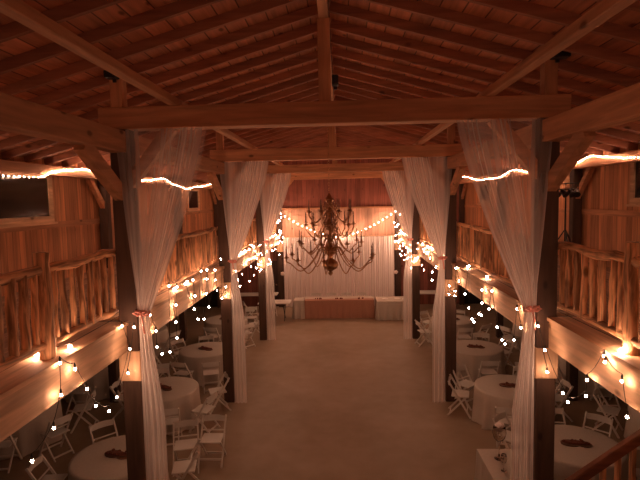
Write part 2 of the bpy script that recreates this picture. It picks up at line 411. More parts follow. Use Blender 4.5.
for s in (-1, 1):
    railing(s, 1.2 if s < 0 else 4.15, NEWY-.07, 'log railing on the %s balcony, nearest piece cut by the picture edge' % SIDE[s])
    railing(s, NEWY+.07, FR[1]-.05, 'log railing on the %s balcony between log newel and first draped post' % SIDE[s])
    railing(s, FR[1]+.14, FR[2]-.14, 'log railing on the %s balcony between first and second draped posts' % SIDE[s])
    railing(s, FR[2]+.14, FR[3]-.14, 'log railing on the %s balcony between second and third draped posts' % SIDE[s])
    railing(s, FR[3]+.14, YF-.05, 'log railing on the %s balcony running up to the far wall' % SIDE[s])
    p, r = log((0, 0, 0), (0, 0, 1.05), .076, seg=8, wob=.006)
    o = MB().tube(p, r, 10, jit=.05).build('log_newel_post', M['log'], smooth=True); o.location = (s*XR, NEWY, DECK)
    tag(o, 'thick peeled log newel post standing on the %s balcony edge' % SIDE[s], 'post', 'log newel posts')

# ------------------------------------------------------------------ stair rail at lower right
t = thing('staircase', 'wooden stair with sloping handrail and balusters at the bottom right corner', 'staircase', (0, 0, 0))
sl = (2.88-2.44)/(2.53-1.93)
def hz(x): return 2.37+(x-1.93)*sl
xt, xb_ = 3.12, 0.0
for yy in (4.0, 3.02):
    MB().bar((xb_, yy, hz(xb_)), (xt, yy, hz(xt)), .07, .08).build('handrail', M['logX'], t, bevel=.01)
    MB().bar((xb_, yy, hz(xb_)-.92), (xt, yy, hz(xt)-.92), .05, .26).build('stringer', M['logX'], t)
    nb = 26
    for i in range(nb):
        x = xb_+.1+(xt-xb_-.15)*i/(nb-1)
        MB().box(x-.018, x+.018, yy-.018, yy+.018, hz(x)-.82, hz(x)-.03).build('baluster', M['log'], t)
    MB().box(xb_-.05, xb_+.05, yy-.05, yy+.05, 0, hz(xb_)+.12).build('newel', M['log'], t)
ns = 11
for i in range(ns):
    x = xb_+.05+(xt-xb_)*i/ns; MB().box(x, x+.3, 3.05, 3.97, hz(x+.15)-.92, hz(x+.15)-.88).build('tread', M['logX'], t)

# ------------------------------------------------------------------ sheer drapes
def drape(i, s, label, dx=0):
    y = FR[i]-.15
    t = thing('sheer_drape', label, 'curtain', (s*XP, y, 0), group='sheer drapes on the nave posts')
    zg = 3.42
    def pane(top_o, top_i, g_o, g_i, amp, nf, yo, lite, pw_=1.25, ph=0):
        rf = random.Random(int(nf*100+i*7+s)); fs = [(nf*rf.uniform(.45, 1.6), rf.uniform(0, 6.28), rf.uniform(.3, 1)) for _ in range(5)]
        def fn(u, v):
            z = TB-.01+(zg-TB)*v
            xo = top_o+(g_o-top_o)*min(1, v*1.15)**.9; xi = top_i+(g_i-top_i)*v**pw_
            a = amp*(1-.5*v)
            x = xo+(xi-xo)*u
            sw = sum(w_*math.sin(u*f_*2*PI+p_+.5*math.sin(v*2+p_)) for f_, p_, w_ in fs)/1.6
            return (x, yo-.05*math.sin(PI*v)+a*sw*(.35+.65*min(1, v*3)), z)
        g = MB(); NU, NV = 30, 90; g.grid(lambda u, v: fn(v, u), NU, NV)
        rs = [rf.random() for _ in range(NV+1)]
        for _ in range(2): rs = [(rs[max(0, j-1)]+rs[j]*1.2+rs[min(NV, j+1)])/3.2 for j in range(NV+1)]
        lo, hi = min(rs), max(rs); rs = [(r_-lo)/(hi-lo) for r_ in rs]
        dens = []
        W0 = abs(top_i-top_o)
        for ii in range(NU+1):
            v = ii/NU; wd = abs(fn(1, v)[0]-fn(0, v)[0])
            for jj in range(NV+1): dens.append((W0/max(.05, wd))**.9*(.7+.7*rs[jj]**2 if lite else .3+1.6*rs[jj]**2))
        o = g.build('sheer_panel', M['sheer' if i == 1 else 'sheer_double'], t, smooth=True); set_dens(o, dens)
        return o
    q = -s
    pane(q*-.04, q*1.12, q*.14, q*.30, .022, 4, 0, 1, pw_=1.32)
    pane(q*.52, q*1.02, q*.19, q*.29, .028, 7, -.035, 0, pw_=1.32)
    def low(u, v):
        z = zg+(.02-zg)*v
        k_ = min(1, v*2.2); k_ = k_*k_*(3-2*k_)
        hw = .07+(.145-.07)*k_; c = .22+.08*k_
        a = (u-.5)*2
        return (q*(c+a*hw), -.0-.03*k_+.022*math.sin(u*3.3*2*PI+1.2*math.sin(v*2.5+i))+.012*math.sin(u*7.7*2*PI+s), z)
    g = MB(); g.grid(lambda u, v: low(v, u), 30, 60); o = g.build('hanging_tail', M['sheer'], t, smooth=True)
    rr_ = [random.random() for _ in range(61)]; rr_ = [(rr_[max(0, j-1)]+rr_[j]+rr_[min(60, j+1)])/3 for j in range(61)]
    set_dens(o, [(3.6-1.4*min(1, ii/30*2.2))*(.65+.7*rr_[jj]) for ii in range(31) for jj in range(61)])
    # ribbon tie with bow
    b = MB(); b.lathe_xyz([(.075, -.04), (.085, -.015), (.085, .015), (.072, .04)], (q*.22, 0, zg), 14, 1.05, .6, 1)
    for sg in (-1, 1):
        b.tube([(q*.22, -.06, zg), (q*.22+sg*.05, -.09, zg+.035), (q*.22+sg*.10, -.08, zg+.01), (q*.22+sg*.05, -.075, zg-.02), (q*.22, -.06, zg)], .015, 6)
    b.tube([(q*.22, -.07, zg), (q*.22+.02, -.09, zg-.14), (q*.22+.035, -.08, zg-.25)], .012, 6)
    b.tube([(-q*-.1, .02, zg+.02), (q*.22, -.03, zg)], .012, 6)
    b.build('ribbon_tie', M['ribbon'], t, smooth=True)
for i in (1, 2, 3):
    for s in (-1, 1):
        drape(i, s, 'white sheer drape gathered with a pink ribbon on the %s %s nave post' % (['', 'nearest', 'second', 'third'][i], SIDE[s]))

# backdrop at the far end
t = thing('backdrop_curtain', 'wide white pleated curtain hanging on the far wall behind the head table', 'curtain', (0, 21.9, 0))
def bd(x0, x1, nf, nm):
    MB().grid(lambda v, u: (x0+(x1-x0)*u, .022*math.sin(u*nf*2*PI+1.7*math.sin(u*9+x0))+.022*math.sin(u*nf*.83*PI+x0)+.008*math.sin(u*nf*4.3*PI), 3.16-3.14*v), 2, int(nf*12)).build(nm, M['backdrop'], t, smooth=True)
bd(-2.46, -1.2, 13, 'curtain_panel'); bd(-1.22, .02, 13, 'curtain_panel'); bd(0, 1.24, 13, 'curtain_panel'); bd(1.22, 2.46, 13, 'curtain_panel')
MB().tube([(-2.52, 0, 3.17), (2.52, 0, 3.17)], .02, 8).build('curtain_rod', M['fasciaX'], t)
for s, lab in ((-1, 'left'), (1, 'right')):
    b = MB()
    for a in range(5):
        an = a*2*PI/5; b.ball((.05*math.cos(an), -.02, .05*math.sin(an)), .045, 8, 6)
    b.ball((0, -.05, 0), .03, 8, 6)
    o = b.build('fabric_rosette', M['bloom'], smooth=True); o.location = (s*2.52, 21.78, 1.55)
    tag(o, 'small pale rosette beside the %s edge of the backdrop curtain' % lab, 'decoration', 'pale rosettes by the backdrop')

# ------------------------------------------------------------------ string lights
def bulb_mesh(r, mat):
    b = MB(); pr = [(0, -1.1), (.55, -.95), (.95, -.4), (1, .0), (.8, .5), (.45, .95), (.3, 1.15), (0, 1.15)]
    return b.lathe([(a*r, z*r) for a, z in pr], n=8).mesh('bulb', mat, smooth=True)
SOCK = MB().lathe([(0, 0), (.011, 0), (.012, .03), (.006, .045), (0, .045)], n=6).mesh('socket', M['wire'])
def string(label, pts, r, mat, group, sag=.05, sock=True, wire=.004):
    """pts in order along the cable; a bulb hangs at every point"""
    bms = {}
    def rad(p):
        if r < .02 or r > .031: return min(r, .022)
        return .0135 if 0 < p.y < 7.5 else .0155 if 0 < p.y < 12 else .018
    o0 = Vector(pts[0]); t = thing('string_light', label, 'string lights', o0, group=group)
    top = [Vector(p)-o0+Vector((0, 0, r*1.15+(.03 if sock else 0))) for p in pts]
    path = []
    for a, b in zip(top, top[1:]):
        n = 4
        for k_ in range(n):
            u = k_/n; p = a.lerp(b, u); p.z -= sag*4*u*(1-u)*min(1, (b-a).length*2); path.append(p)
    path.append(top[-1])
    if len(path) > 2: MB().tube(path, wire, 4).build('cable', M['wire'], t)
    for p in top:
        q = p-Vector((0, 0, r*1.15+(.03 if sock else 0))); rr = rad(q+o0)
        if rr not in bms: bms[rr] = bulb_mesh(rr, mat)
        ob = link('bulb', bms[rr], t, q)
        if sock: link('socket', SOCK, ob, (0, 0, rr*1.1))
    return t
# rays for reading bulb spots off the balcony edge planes (real 3-D positions on those planes)
def at_x(u, v, X):
    a, b = u-320, v-240; c, s_ = math.cos(ROLL), math.sin(ROLL)
    sx, sy = c*a-s_*b, s_*a+c*b
    D = R0*sx+fw*F_PX+up*(-sy)
    t_ = (X-CAMX)/D.x; return Vector((X, t_*D.y, CAMZ+t_*D.z))
def on_z(u, v, Zv):
    a, b = u-320, v-240; c, s_ = math.cos(ROLL), math.sin(ROLL)
    sx, sy = c*a-s_*b, s_*a+c*b
    D = R0*sx+fw*F_PX+up*(-sy); t_ = (Zv-CAMZ)/D.z; return Vector((CAMX+t_*D.x, t_*D.y, Zv))
hangL = [(32,461),(54,428),(61,395),(60,363),(75,369),(87,389),(96,406),(109,411),(117,397),(128,373),(130,349),(122,326),(134,327),(150,315),(156,331),(157,347),(162,354),(170,352),(177,338),(176,322),(176,305),(169,286),(177,287),(185,284),(198,319),(204,319),(194,309),(209,307),(195,296),(206,294),(207,279),(193,280),(201,271),(207,270),(215,280),(217,290),(222,298),(226,296),(226,287),(215,270),(221,259),(230,276),(238,280),(240,286),(242,274),(236,271),(246,262),(251,267),(256,268),(254,275),(246,264),(245,251),(250,259),(254,257),(246,251),(255,251),(251,245),(260,245),(262,255),(265,254),(261,262),(261,265)]
hangR = [(627,417),(622,381),(604,356),(605,362),(587,380),(586,396),(568,402),(563,393),(547,372),(545,350),(538,326),(521,328),(517,309),(514,340),(505,344),(502,340),(497,327),(492,291),(482,290),(482,303),(489,309),(481,315),(474,322),(472,319),(469,308),(479,314),(465,294),(455,296),(449,294),(455,291),(449,286),(459,281),(469,266),(456,268),(446,264),(445,276),(436,267),(432,272),(432,280),(424,270),(422,265),(414,262),(418,257),(415,259),(408,252),(405,255),(428,252),(430,258),(430,247),(418,243),(410,245),(402,251),(400,254)]
ledgeL = [(37,355),(70,347),(121,311),(162,289),(186,282),(221,259),(232,253)]
ledgeR = [(625,347),(621,351),(541,305),(497,277),(468,267),(453,256),(440,247)]
for s, hang, led in ((-1, hangL, ledgeL), (1, hangR, ledgeR)):
    P = [at_x(u, v, s*(2.595 if True else 0)) for u, v in hang]
    def clear(p, X=2.49): return any(abs(p.y-fy) < .2 for fy in FR)
    P = [at_x(u, v, s*2.47) if clear(p) else p for p, (u, v) in zip(P, hang)]
    P = [p for p in P if p.y < 21.5]
    def off(p):
        if clear(p): p.x = s*2.47
        return p
    segs = [[], [], [], []]
    for p in P:
        for b_ in range(4):
            if p.y < FR[b_+1] or b_ == 3: segs[b_].append(p); break
    # dense far cluster, bunched toward the far wall
    for k_ in range(26):
        y = random.uniform(14.0, 21.6); segs[2 if y < FR[3] else 3].append(off(Vector((s*2.6, y, random.uniform(2.35, 3.28)))))
    for k_ in range(16):
        segs[3].append(Vector((s*random.uniform(2.42, 2.62), random.uniform(20.6, 21.9), random.uniform(2.9, 4.2))))
    names = ['beside the log newel', 'between the first and second draped posts', 'between the second and third draped posts', 'bunched beyond the third draped post']
    for sg, nm in zip(segs, names):
        if len(sg) < 2: continue
        sg.sort(key=lambda p: p.y)
        string('warm bulb string looping below the %s balcony edge, %s' % (SIDE[s], nm), sg, .03, M['bulb'], 'bulb strings on the balcony edges')
    P = [on_z(u, v, DECK+.035) for u, v in led]
    P = [p for p in P]
    for y in (12.6, 13.4, 14.2, 15.0, 15.8, 17.2, 18.0, 18.8, 19.6, 20.4, 21.2): P.append(Vector((s*2.72, y, DECK+.035)))

    P = [Vector((s*min(max(abs(p.x), 2.69), 2.93 if p.y < 5.5 else 2.76), p.y, p.z)) for p in P]
    P.sort(key=lambda p: p.y)
    string('warm bulb string lying along the ledge of the %s balcony' % SIDE[s], P, .032, M['bulb'], 'bulb strings on the balcony ledges', sag=-.0, sock=False)
# mini lights swagged on the wall plates
def swag(y0, y1, z0, z1, sagz, n, X):
    return [Vector((X, y0+(y1-y0)*i/n, z0+(z1-z0)*i/n-sagz*4*(i/n)*(1-i/n)+random.uniform(-.012, .012))) for i in range(n+1)]
XS = 5.345
def along(P, step, X):
    """points every `step` along a draped line given as (y, z) spots, smoothed"""
    out = []
    for (y0, z0), (y1, z1) in zip(P, P[1:]):
        n = max(1, round((y1-y0)/step))
        for i in range(n):
            u = i/n; uz = u*u*(3-2*u); out.append(Vector((X, y0+(y1-y0)*u, z0+(z1-z0)*uz+random.uniform(-.008, .008))))
    out.append(Vector((X, P[-1][0], P[-1][1]))); return out
for s, sw in ((-1, [([(5.4, 5.32), (7.7, 5.30), (8.77, 5.32)], .13, 'cut by the left picture edge'), ([(8.85, 5.33), (9.25, 5.44), (9.78, 5.51), (10.4, 5.56), (10.9, 5.54), (11.28, 5.42)], .04, 'humped beside the wall post'), ([(11.7, 5.44), (12.9, 5.41), (13.97, 5.47), (15.1, 5.56)], .045, 'behind the nearest drape'), ([(15.15, 5.56), (16.2, 5.40), (17.36, 5.30), (19.0, 5.42), (21.4, 5.60)], .075, 'from the nearest drape to the far wall')]),
              (1, [([(5.4, 5.42), (8.84, 5.43), (9.3, 5.45)], .13, 'cut by the right picture edge'), ([(9.4, 5.46), (9.9, 5.52), (10.57, 5.60), (11.3, 5.50)], .085, 'beside the stage light stand'), ([(11.7, 5.42), (12.8, 5.42), (13.95, 5.46), (15.2, 5.58)], .045, 'behind the nearest drape'), ([(15.25, 5.58), (16.65, 5.42), (18.6, 5.42), (21.4, 5.66)], .075, 'from the nearest drape to the far wall')])):
    for P, st, nm in sw:
        string('mini light string swagged under the %s eave, %s' % (SIDE[s], nm), along(P, st, s*XS), .0095, M['mini'], 'mini light strings under the eaves', sag=.005, sock=False, wire=.004)
for s in (-1, 1):
    n = 13
    pts = [Vector((s*(2.52-2.42*(i/n)), 21.72, 4.24-1.05*(1-(1-i/n)**1.6))) for i in range(n+1)]
    string('warm bulb string swagged across the far wall, %s half' % SIDE[s], pts, .028, M['bulb'], 'bulb strings on the far wall', sag=.01, sock=False)

for s in (-1, 1):  # strings added out of view to light beam faces toward the camera
    string('added unseen mini light string under the %s eave, brightening the beam faces' % SIDE[s], swag(-2.6, 5.3, 5.32, 5.32, .05, 60, s*XS), .010, M['mini'], 'mini light strings under the eaves', sag=.01, sock=False)
pts = [Vector((-2.5+5*i/30, YB+.4, 4.9-.8*4*((i/15) % 1)*(1-(i/15) % 1))) for i in range(31)]
string('added unseen warm bulb string behind the camera, brightening the beam faces', pts, .03, M['bulb'], None, sag=.01, sock=False)  # added behind the camera as extra light for the timbers, never in view
# ------------------------------------------------------------------ chandelier
CX, CY = -.09, 8.9
t = thing('chandelier', 'large tiered brass chandelier with curved arms hanging over the nave', 'chandelier', (CX, CY, 3.42))
prof = [(0, 0), (.02, .01), (.045, .05), (.03, .085), (.05, .10), (.115, .14), (.15, .20), (.13, .26), (.07, .30), (.035, .33), (.03, .36), (.07, .39), (.115, .44), (.12, .47), (.085, .52), (.04, .555),
        (.03, .62), (.06, .66), (.075, .69), (.05, .74), (.028, .78), (.03, .86), (.06, .90), (.075, .94), (.05, .98), (.025, 1.03), (.028, 1.1), (.055, 1.13), (.065, 1.17), (.04, 1.21), (.02, 1.25), (.03, 1.33), (.075, 1.36), (.085, 1.40), (.05, 1.42), (.03, 1.47), (.012, 1.5), (0, 1.5)]
MB().lathe(prof, n=20).build('stem', M['brass'], t, smooth=True)
ARM = {}
def arm(R, z0, zc, drop, ang, key):
    """S-curved arm leaving the stem at z0, dipping by drop, ending under a drip pan at zc"""
    if key not in ARM:
        P = []
        ctrl = [(.04, z0), (.18*R+.03, z0+.05), (.42*R, z0-drop*.55), (.68*R, z0-drop), (.90*R, z0-drop*.62), (R, zc-.07), (R, zc-.01)]
        # catmull-rom
        for i in range(len(ctrl)-1):
            p0 = ctrl[max(0, i-1)]; p1 = ctrl[i]; p2 = ctrl[i+1]; p3 = ctrl[min(len(ctrl)-1, i+2)]
            for k_ in range(5):
                u = k_/5
                P.append(tuple(.5*((2*p1[j])+(-p0[j]+p2[j])*u+(2*p0[j]-5*p1[j]+4*p2[j]-p3[j])*u*u+(-p0[j]+3*p1[j]-3*p2[j]+p3[j])*u**3) for j in (0, 1)))
        P.append(ctrl[-1])
        a_ = MB().tube([(x, 0, z) for x, z in P], .010, 6)
        # small scroll near the stem
        a_.tube([(.05+.06*math.cos(q)*(1-q/9), 0, z0-.05+.06*math.sin(q)*(1-q/9)) for q in [i*.7 for i in range(9)]], .006, 5)
        am = a_.mesh('arm', M['brass'], smooth=True)
        pan = MB().lathe([(0, -.03), (.015, -.025), (.018, -.01), (.052, .0), (.056, .008), (.02, .006), (.017, .04), (.0, .04)], n=12).mesh('drip_pan', M['brass'], smooth=True)
        can = MB().lathe([(0, 0), (.011, 0), (.011, .12), (.006, .125), (.009, .14), (.012, .155), (.004, .19), (0, .2)], n=8).mesh('candle', M['candle'], smooth=True)
        ARM[key] = (am, pan, can)
    am, pan, can = ARM[key]
    a_ = link('arm', am, t, (0, 0, 0), ang)
    link('drip_pan', pan, a_, (R, 0, zc)); link('candle', can, a_, (R, 0, zc+.035))
for R, z0, zc, drop, n, ph, key in ((.80, .47, .36, .36, 10, .2, 'a'), (.58, .70, .62, .28, 8, .55, 'b'), (.43, .93, .94, .22, 8, .1, 'c'), (.40, 1.16, 1.17, .18, 8, .45, 'd')):
    for i in range(n): arm(R, z0, zc, drop, ph+i*2*PI/n, key)
sc_ = MB(); sc_.tube([(.03+.09*math.sin(q*.45)+.02*q*.3, 0, .14*math.cos(q*.62)+.012*q) for q in range(11)], .007, 5); sc_.ball((.12, 0, .03), .016, 6, 4); scm = sc_.mesh('scroll', M['brass'], smooth=True)
for zz in (.55, .78, 1.02, 1.26):
    for i in range(8): link('scroll', scm, t, (0, 0, zz), i*2*PI/8+zz)
ch = MB()
z = 1.49; i = 0
while z < 6.98-3.42+.03:
    a_ = [(math.cos(q)*.014, math.sin(q)*.03) for q in [k_*2*PI/8 for k_ in range(9)]]
    ch.tube([((x if i % 2 else 0), (0 if i % 2 else x), z+.03+h_) for x, h_ in a_], .0045, 5, cap=False); z += .048; i += 1
ch.build('chain', M['brass'], t, smooth=True)

# ------------------------------------------------------------------ stage light stand on right balcony
t = thing('light_stand', 'black tripod stand with a bar of stage lamps on the right balcony', 'light stand', (4.80, 10.5, DECK))
MB().tube([(0, 0, .1), (0, 0, 1.62)], [.022, .014], 8).build('pole', M['black'], t)
for a in range(3):
    q = a*2*PI/3+.4
    MB().bar((0, 0, .78), (.48*math.cos(q), .48*math.sin(q), .01), .03, .02).build('leg', M['black'], t)
cb = MB(); cb.tube([(-.26, 0, 1.62), (.26, 0, 1.62)], .014, 8); cb.tube([(-.26, 0, 1.74), (.26, 0, 1.74)], .01, 8)
for x in (-.26, -.13, 0, .13, .26): cb.tube([(x, 0, 1.62), (x, 0, 1.74)], .008, 6)
cb.build('crossbar', M['black'], t)
for x in (-.22, -.075, .075, .22):
    c = MB().lathe([(0, 0), (.05, 0), (.055, .03), (.062, .13), (.07, .14), (.06, .135), (0, .12)], n=14).build('lamp_head', M['black'], t, smooth=True)
    c.location = (x, 0, 1.58); c.rotation_euler = (math.radians(125), 0, random.uniform(-.4, .4))

# ------------------------------------------------------------------ round tables with cloths
def cloth_mesh(R, seed, h=.76):
    rnd = random.Random(seed); g = MB(); n = 72; ph = [rnd.uniform(0, 6.28) for _ in range(3)]; k_ = rnd.choice((11, 12, 13))
    prof = [(0, h), (R*.5, h), (R*.93, h), (R*.985, h-.006), (R*1.0, h-.03), (R*1.005, h*.72), (R*1.01, h*.45), (R*1.02, h*.2), (R*1.03, .012)]
    for i, (r, z) in enumerate(prof):
        am = max(0, (h-z)/h)*.055 if i > 3 else 0
        for j in range(n):
            a = 2*PI*j/n
            q = r+am*(math.sin(k_*a+ph[0])+.45*math.sin((k_*2-3)*a+ph[1]))
            g.v.append((q*math.cos(a), q*math.sin(a), z))
    for i in range(len(prof)-1):
        for j in range(n):
            a = i*n+j; b = i*n+(j+1) % n; g.f.append((a, b, b+n, a+n))
    return g
TAB = {'near left': (-3.55, 7.52), 'second left': (-3.81, 10.37), 'third left': (-3.67, 13.2), 'farthest left': (-3.91, 16.65),
       'near right': (3.85, 7.88), 'second right': (3.66, 10.39), 'third right': (3.68, 13.18), 'farthest right': (3.76, 16.31),
       'outer left': (-6.5, 9.5), 'middle outer left': (-6.3, 12.1), 'far outer left': (-6.3, 15.4), 'outer right': (6.3, 9.2), 'middle outer right': (6.3, 12.3), 'far outer right': (6.3, 15.6)}
tt = None
for i, (nm, (x, y)) in enumerate(TAB.items()):
    if tt is None:
        tt = thing('round_table', '', 'table'); 
        MB().lathe([(0, .72), (.70, .72), (.71, .735), (.70, .75), (0, .75)], n=40).build('tabletop', M['white'], tt)
        for sx in (-1, 1):
            for sy in (-1, 1): MB().tube([(sx*.35, sy*.35, .0), (sx*.32, sy*.32, .72)], .014, 6).build('leg', M['white'], tt)
        o = tt
    else: o = copy_tree(tt)
    o.location = (x, y, 0); tag(o, 'round folding table hidden under the %s white cloth' % nm, 'table', 'round tables in the side aisles')
    c = cloth_mesh(.73, i).build('tablecloth', M['cloth'], smooth=True); c.location = (x, y, 0)
    tag(c, 'floor length white cloth draped over the %s round table' % nm, 'tablecloth', 'white cloths on the round tables')
    cp = thing('table_centerpiece', 'rust coloured flower and wood slice centrepiece on the %s round table' % nm, 'centrepiece', (x+(-.02 if x < 0 else 0), y+.0, .762), random.uniform(-.5, .2), 'centrepieces on the round tables')
    sb = MB(); sb.lathe_xyz([(0, 0), (.13, 0), (.135, .02), (0, .02)], (-.06, 0, 0), 16, 1.2, .8, 1); sb.lathe_xyz([(0, 0), (.1, 0), (.105, .015), (0, .015)], (.14, -.03, 0), 14, 1.1, .8, 1)
    sb.build('wood_slice', M['slab'], cp)
    fl = MB(); fl.ball((.01, 0, .028), .2, 14, 6, 1, .36, .09)
    for k_ in range(16):
        fl.ball((random.uniform(-.17, .2), random.uniform(-.06, .06), .03+random.uniform(0, .02)), random.uniform(.018, .034), 7, 5, 1, 1, .6)
    fl.build('flower_heads', M['petal_red'], cp, smooth=True)

# ------------------------------------------------------------------ folding chairs
def make_chair():
    t = thing('folding_chair', '', 'chair')
    s_ = MB(); s_.box(-.195, .195, -.17, .2, .435, .46); s_.build('seat', M['white'], t, bevel=.008)
    b = MB()
    def arc(u, v): return (-.2+.4*u, -.205-.035*math.sin(PI*u)-.012*(1-v), .675+.105*v+.015*math.sin(PI*u)*v)
    b.grid(arc, 8, 2); b.grid(lambda u, v: (arc(u, v)[0], arc(u, v)[1]+.018, arc(u, v)[2]), 8, 2); b.build('backrest', M['white'], t)
    for sx in (-1, 1):
        MB().bar((sx*.215, .24, 0), (sx*.215, -.23, .79), .024, .038).build('leg', M['white'], t)
        MB().bar((sx*.185, -.25, 0), (sx*.185, .14, .44), .022, .034).build('leg', M['white'], t)
    MB().bar((-.205, .165, .125), (.205, .165, .125), .02, .03).build('stretcher', M['white'], t)
    MB().bar((-.175, -.2, .06), (.175, -.2, .06), .02, .03).build('stretcher', M['white'], t)
    MB().bar((-.205, -.095, .56), (.205, -.095, .56), .016, .022).build('back_rail', M['white'], t)
    return t
chair0 = make_chair(); first = True
def chair(x, y, dx, dy, label, group):
    global first
    o = chair0 if first else copy_tree(chair0); first = False
    for (tx, ty) in TAB.values():
        d_ = math.hypot(x-tx, y-ty)
        if d_ < 1.04: x, y = tx+(x-tx)*1.04/d_, ty+(y-ty)*1.04/d_
    o.location = (x, y, 0); o.rotation_euler = (0, 0, math.atan2(-dx, dy)); tag(o, label, 'chair', group)
CH = [
 ('near left', -2.76, 8.48, .25, -1, 'facing the camera, nearer the table'), ('near left', -2.34, 8.72, 0, -1, 'out in the open by the nave floor'),
 ('near left', -2.57, 7.72, -1, -.2, 'half behind the near left drape'), ('near left', -4.22, 8.5, .75, -.7, 'tucked in on its far side'), ('near left', -4.52, 7.3, 1, .1, 'tucked in on its outer side'),
 ('outer left', -5.5, 10.1, -.9, -.3, 'turned side on near the outer post'), ('outer left', -6.2, 8.5, -.2, 1, 'with its back to the camera'), ('outer left', -5.45, 8.95, -.9, .5, 'between it and the near left table'),
 ('middle outer left', -5.3, 11.6, -.9, .4, 'on its nave side'), ('middle outer left', -6.1, 11.0, 0, 1, 'with its back to the camera'), ('middle outer left', -5.5, 13.0, -.7, -.7, 'on its far side'),
 ('far outer left', -5.3, 15.0, -.9, .4, 'on its nave side'), ('far outer left', -6.2, 14.3, 0, 1, 'with its back to the camera'),
 ('outer right', 5.45, 9.9, .8, -.6, 'on its nave side'), ('outer right', 6.2, 8.1, 0, 1, 'with its back to the camera'), ('outer right', 7.2, 9.0, -1, .1, 'on its outer side'),
 ('middle outer right', 5.3, 11.9, .9, .4, 'on its nave side'), ('middle outer right', 6.1, 11.2, 0, 1, 'with its back to the camera'), ('far outer right', 5.3, 15.2, .9, .4, 'on its nave side'), ('far outer right', 6.2, 14.5, 0, 1, 'with its back to the camera'),
 ('second left', -3.40, 9.42, -.25, 1, 'with its back to the camera'), ('second left', -2.88, 10.0, -1, .3, 'turned side on near the open floor'), ('second left', -2.80, 11.0, -1, -.45, 'close to the second nave post'),
 ('second left', -4.25, 11.3, .5, -1, 'on its far side'), ('second left', -4.75, 10.6, 1, 0, 'on its outer side in shade'),
 ('third left', -4.0, 12.2, .3, 1, 'with its back to the camera'), ('third left', -3.28, 12.2, -.3, 1, 'back to the camera by the second nave post'), ('third left', -3.95, 14.2, .2, -1, 'on its far side'),
 ('third left', -4.6, 13.9, .8, -.6, 'on its far outer side'), ('third left', -4.75, 12.7, 1, .3, 'on its outer side in shade'),
 ('farthest left', -4.1, 15.6, .2, 1, 'with its back to the camera'), ('farthest left', -3.1, 15.95, -.8, .7, 'beside the hanging drape of the second post'), ('farthest left', -3.0, 17.2, -.9, -.4, 'standing nearest the third nave post'),
 ('farthest left', -3.3, 18.2, .3, -1, 'well behind it near the white folding table'),
 ('near right', 4.6, 8.72, -.7, -.75, 'tucked in on its far side'), ('near right', 4.0, 9.0, -.1, -1, 'on its far side beside the near post'), ('near right', 3.12, 8.75, .75, -.7, 'side on behind the glassware'),
 ('near right', 4.75, 7.5, -1, .3, 'on its outer side'),
 ('second right', 2.72, 10.75, 1, -.3, 'side on at the edge of the open floor'), ('second right', 2.98, 11.35, .6, -.8, 'behind it near the second nave post'), ('second right', 3.28, 9.45, .25, 1, 'with its back to the camera'),
 ('second right', 4.25, 11.3, -.5, -1, 'on its far side'), ('second right', 4.7, 10.5, -1, 0, 'on its outer side in shade'),
 ('third right', 2.92, 12.5, .7, .7, 'with its back to the second nave post'), ('third right', 3.72, 12.15, 0, 1, 'with its back to the camera'), ('third right', 4.12, 14.18, -.3, -1, 'on its far side'),
 ('third right', 4.6, 13.75, -.8, -.5, 'on its far outer side'), ('third right', 4.75, 12.6, -1, .3, 'on its outer side in shade'),
 ('farthest right', 3.9, 15.25, 0, 1, 'with its back to the camera'), ('farthest right', 4.5, 15.6, -.6, .8, 'on its near outer side'), ('farthest right', 2.88, 16.0, 1, .2, 'nearest the third nave post'),
 ('farthest right', 3.1, 17.2, .6, -.8, 'on its far nave side'), ('farthest right', 4.2, 17.3, -.3, -1, 'on its far side'),
]
for nm, x, y, dx, dy, wh in CH:
    chair(x, y, dx, dy, 'white folding chair by %s table, %s' % (nm, wh), 'white folding chairs at the round tables')
chair(-3.6, 19.35, 1, .3, 'white folding chair beside the white folding table, left of the head table', 'white folding chairs near the far wall')
chair(-2.9, 20.35, .4, -1, 'white folding chair behind the white folding table near the far wall', 'white folding chairs near the far wall')
for i, x in enumerate((-1.0, -.35, .3, .95)):
    chair(x, 20.85, 0, -1, 'white folding chair behind the head table, %s from the left' % ['first', 'second', 'third', 'fourth'][i], 'white folding chairs behind the head table')

# ------------------------------------------------------------------ tables at the far end
def rect_cloth(x0, x1, y0, y1, h, mat, name, label, cat='tablecloth', drop=None, fold=.012):
    """box shaped cloth with a pleated skirt"""
    g = MB(); per = []; N_ = 30
    cs = [(x0, y0), (x1, y0), (x1, y1), (x0, y1)]
    for k_ in range(4):
        a, b = cs[k_], cs[(k_+1) % 4]; L_ = math.hypot(b[0]-a[0], b[1]-a[1]); n = max(8, int(L_*14))
        nx, ny = (b[1]-a[1])/L_, -(b[0]-a[0])/L_
        for i in range(n):
            u = i/n; per.append((a[0]+(b[0]-a[0])*u, a[1]+(b[1]-a[1])*u, nx, ny, u*L_))
    n = len(per)
    for z, am in ((h, 0), (h-.02, .004), (h*.5, fold), (.01, fold*2)):
        for (x, y, nx, ny, l) in per:
            q = am*(1+math.sin(l*24)); g.v.append((x+nx*q, y+ny*q, z))
    for i in range(3):
        for j in range(n):
            a = i*n+j; b = i*n+(j+1) % n; g.f.append((a, b, b+n, a+n))
    g.f.append(tuple(range(n)))
    o = g.build(name, mat); return tag(o, label, cat)
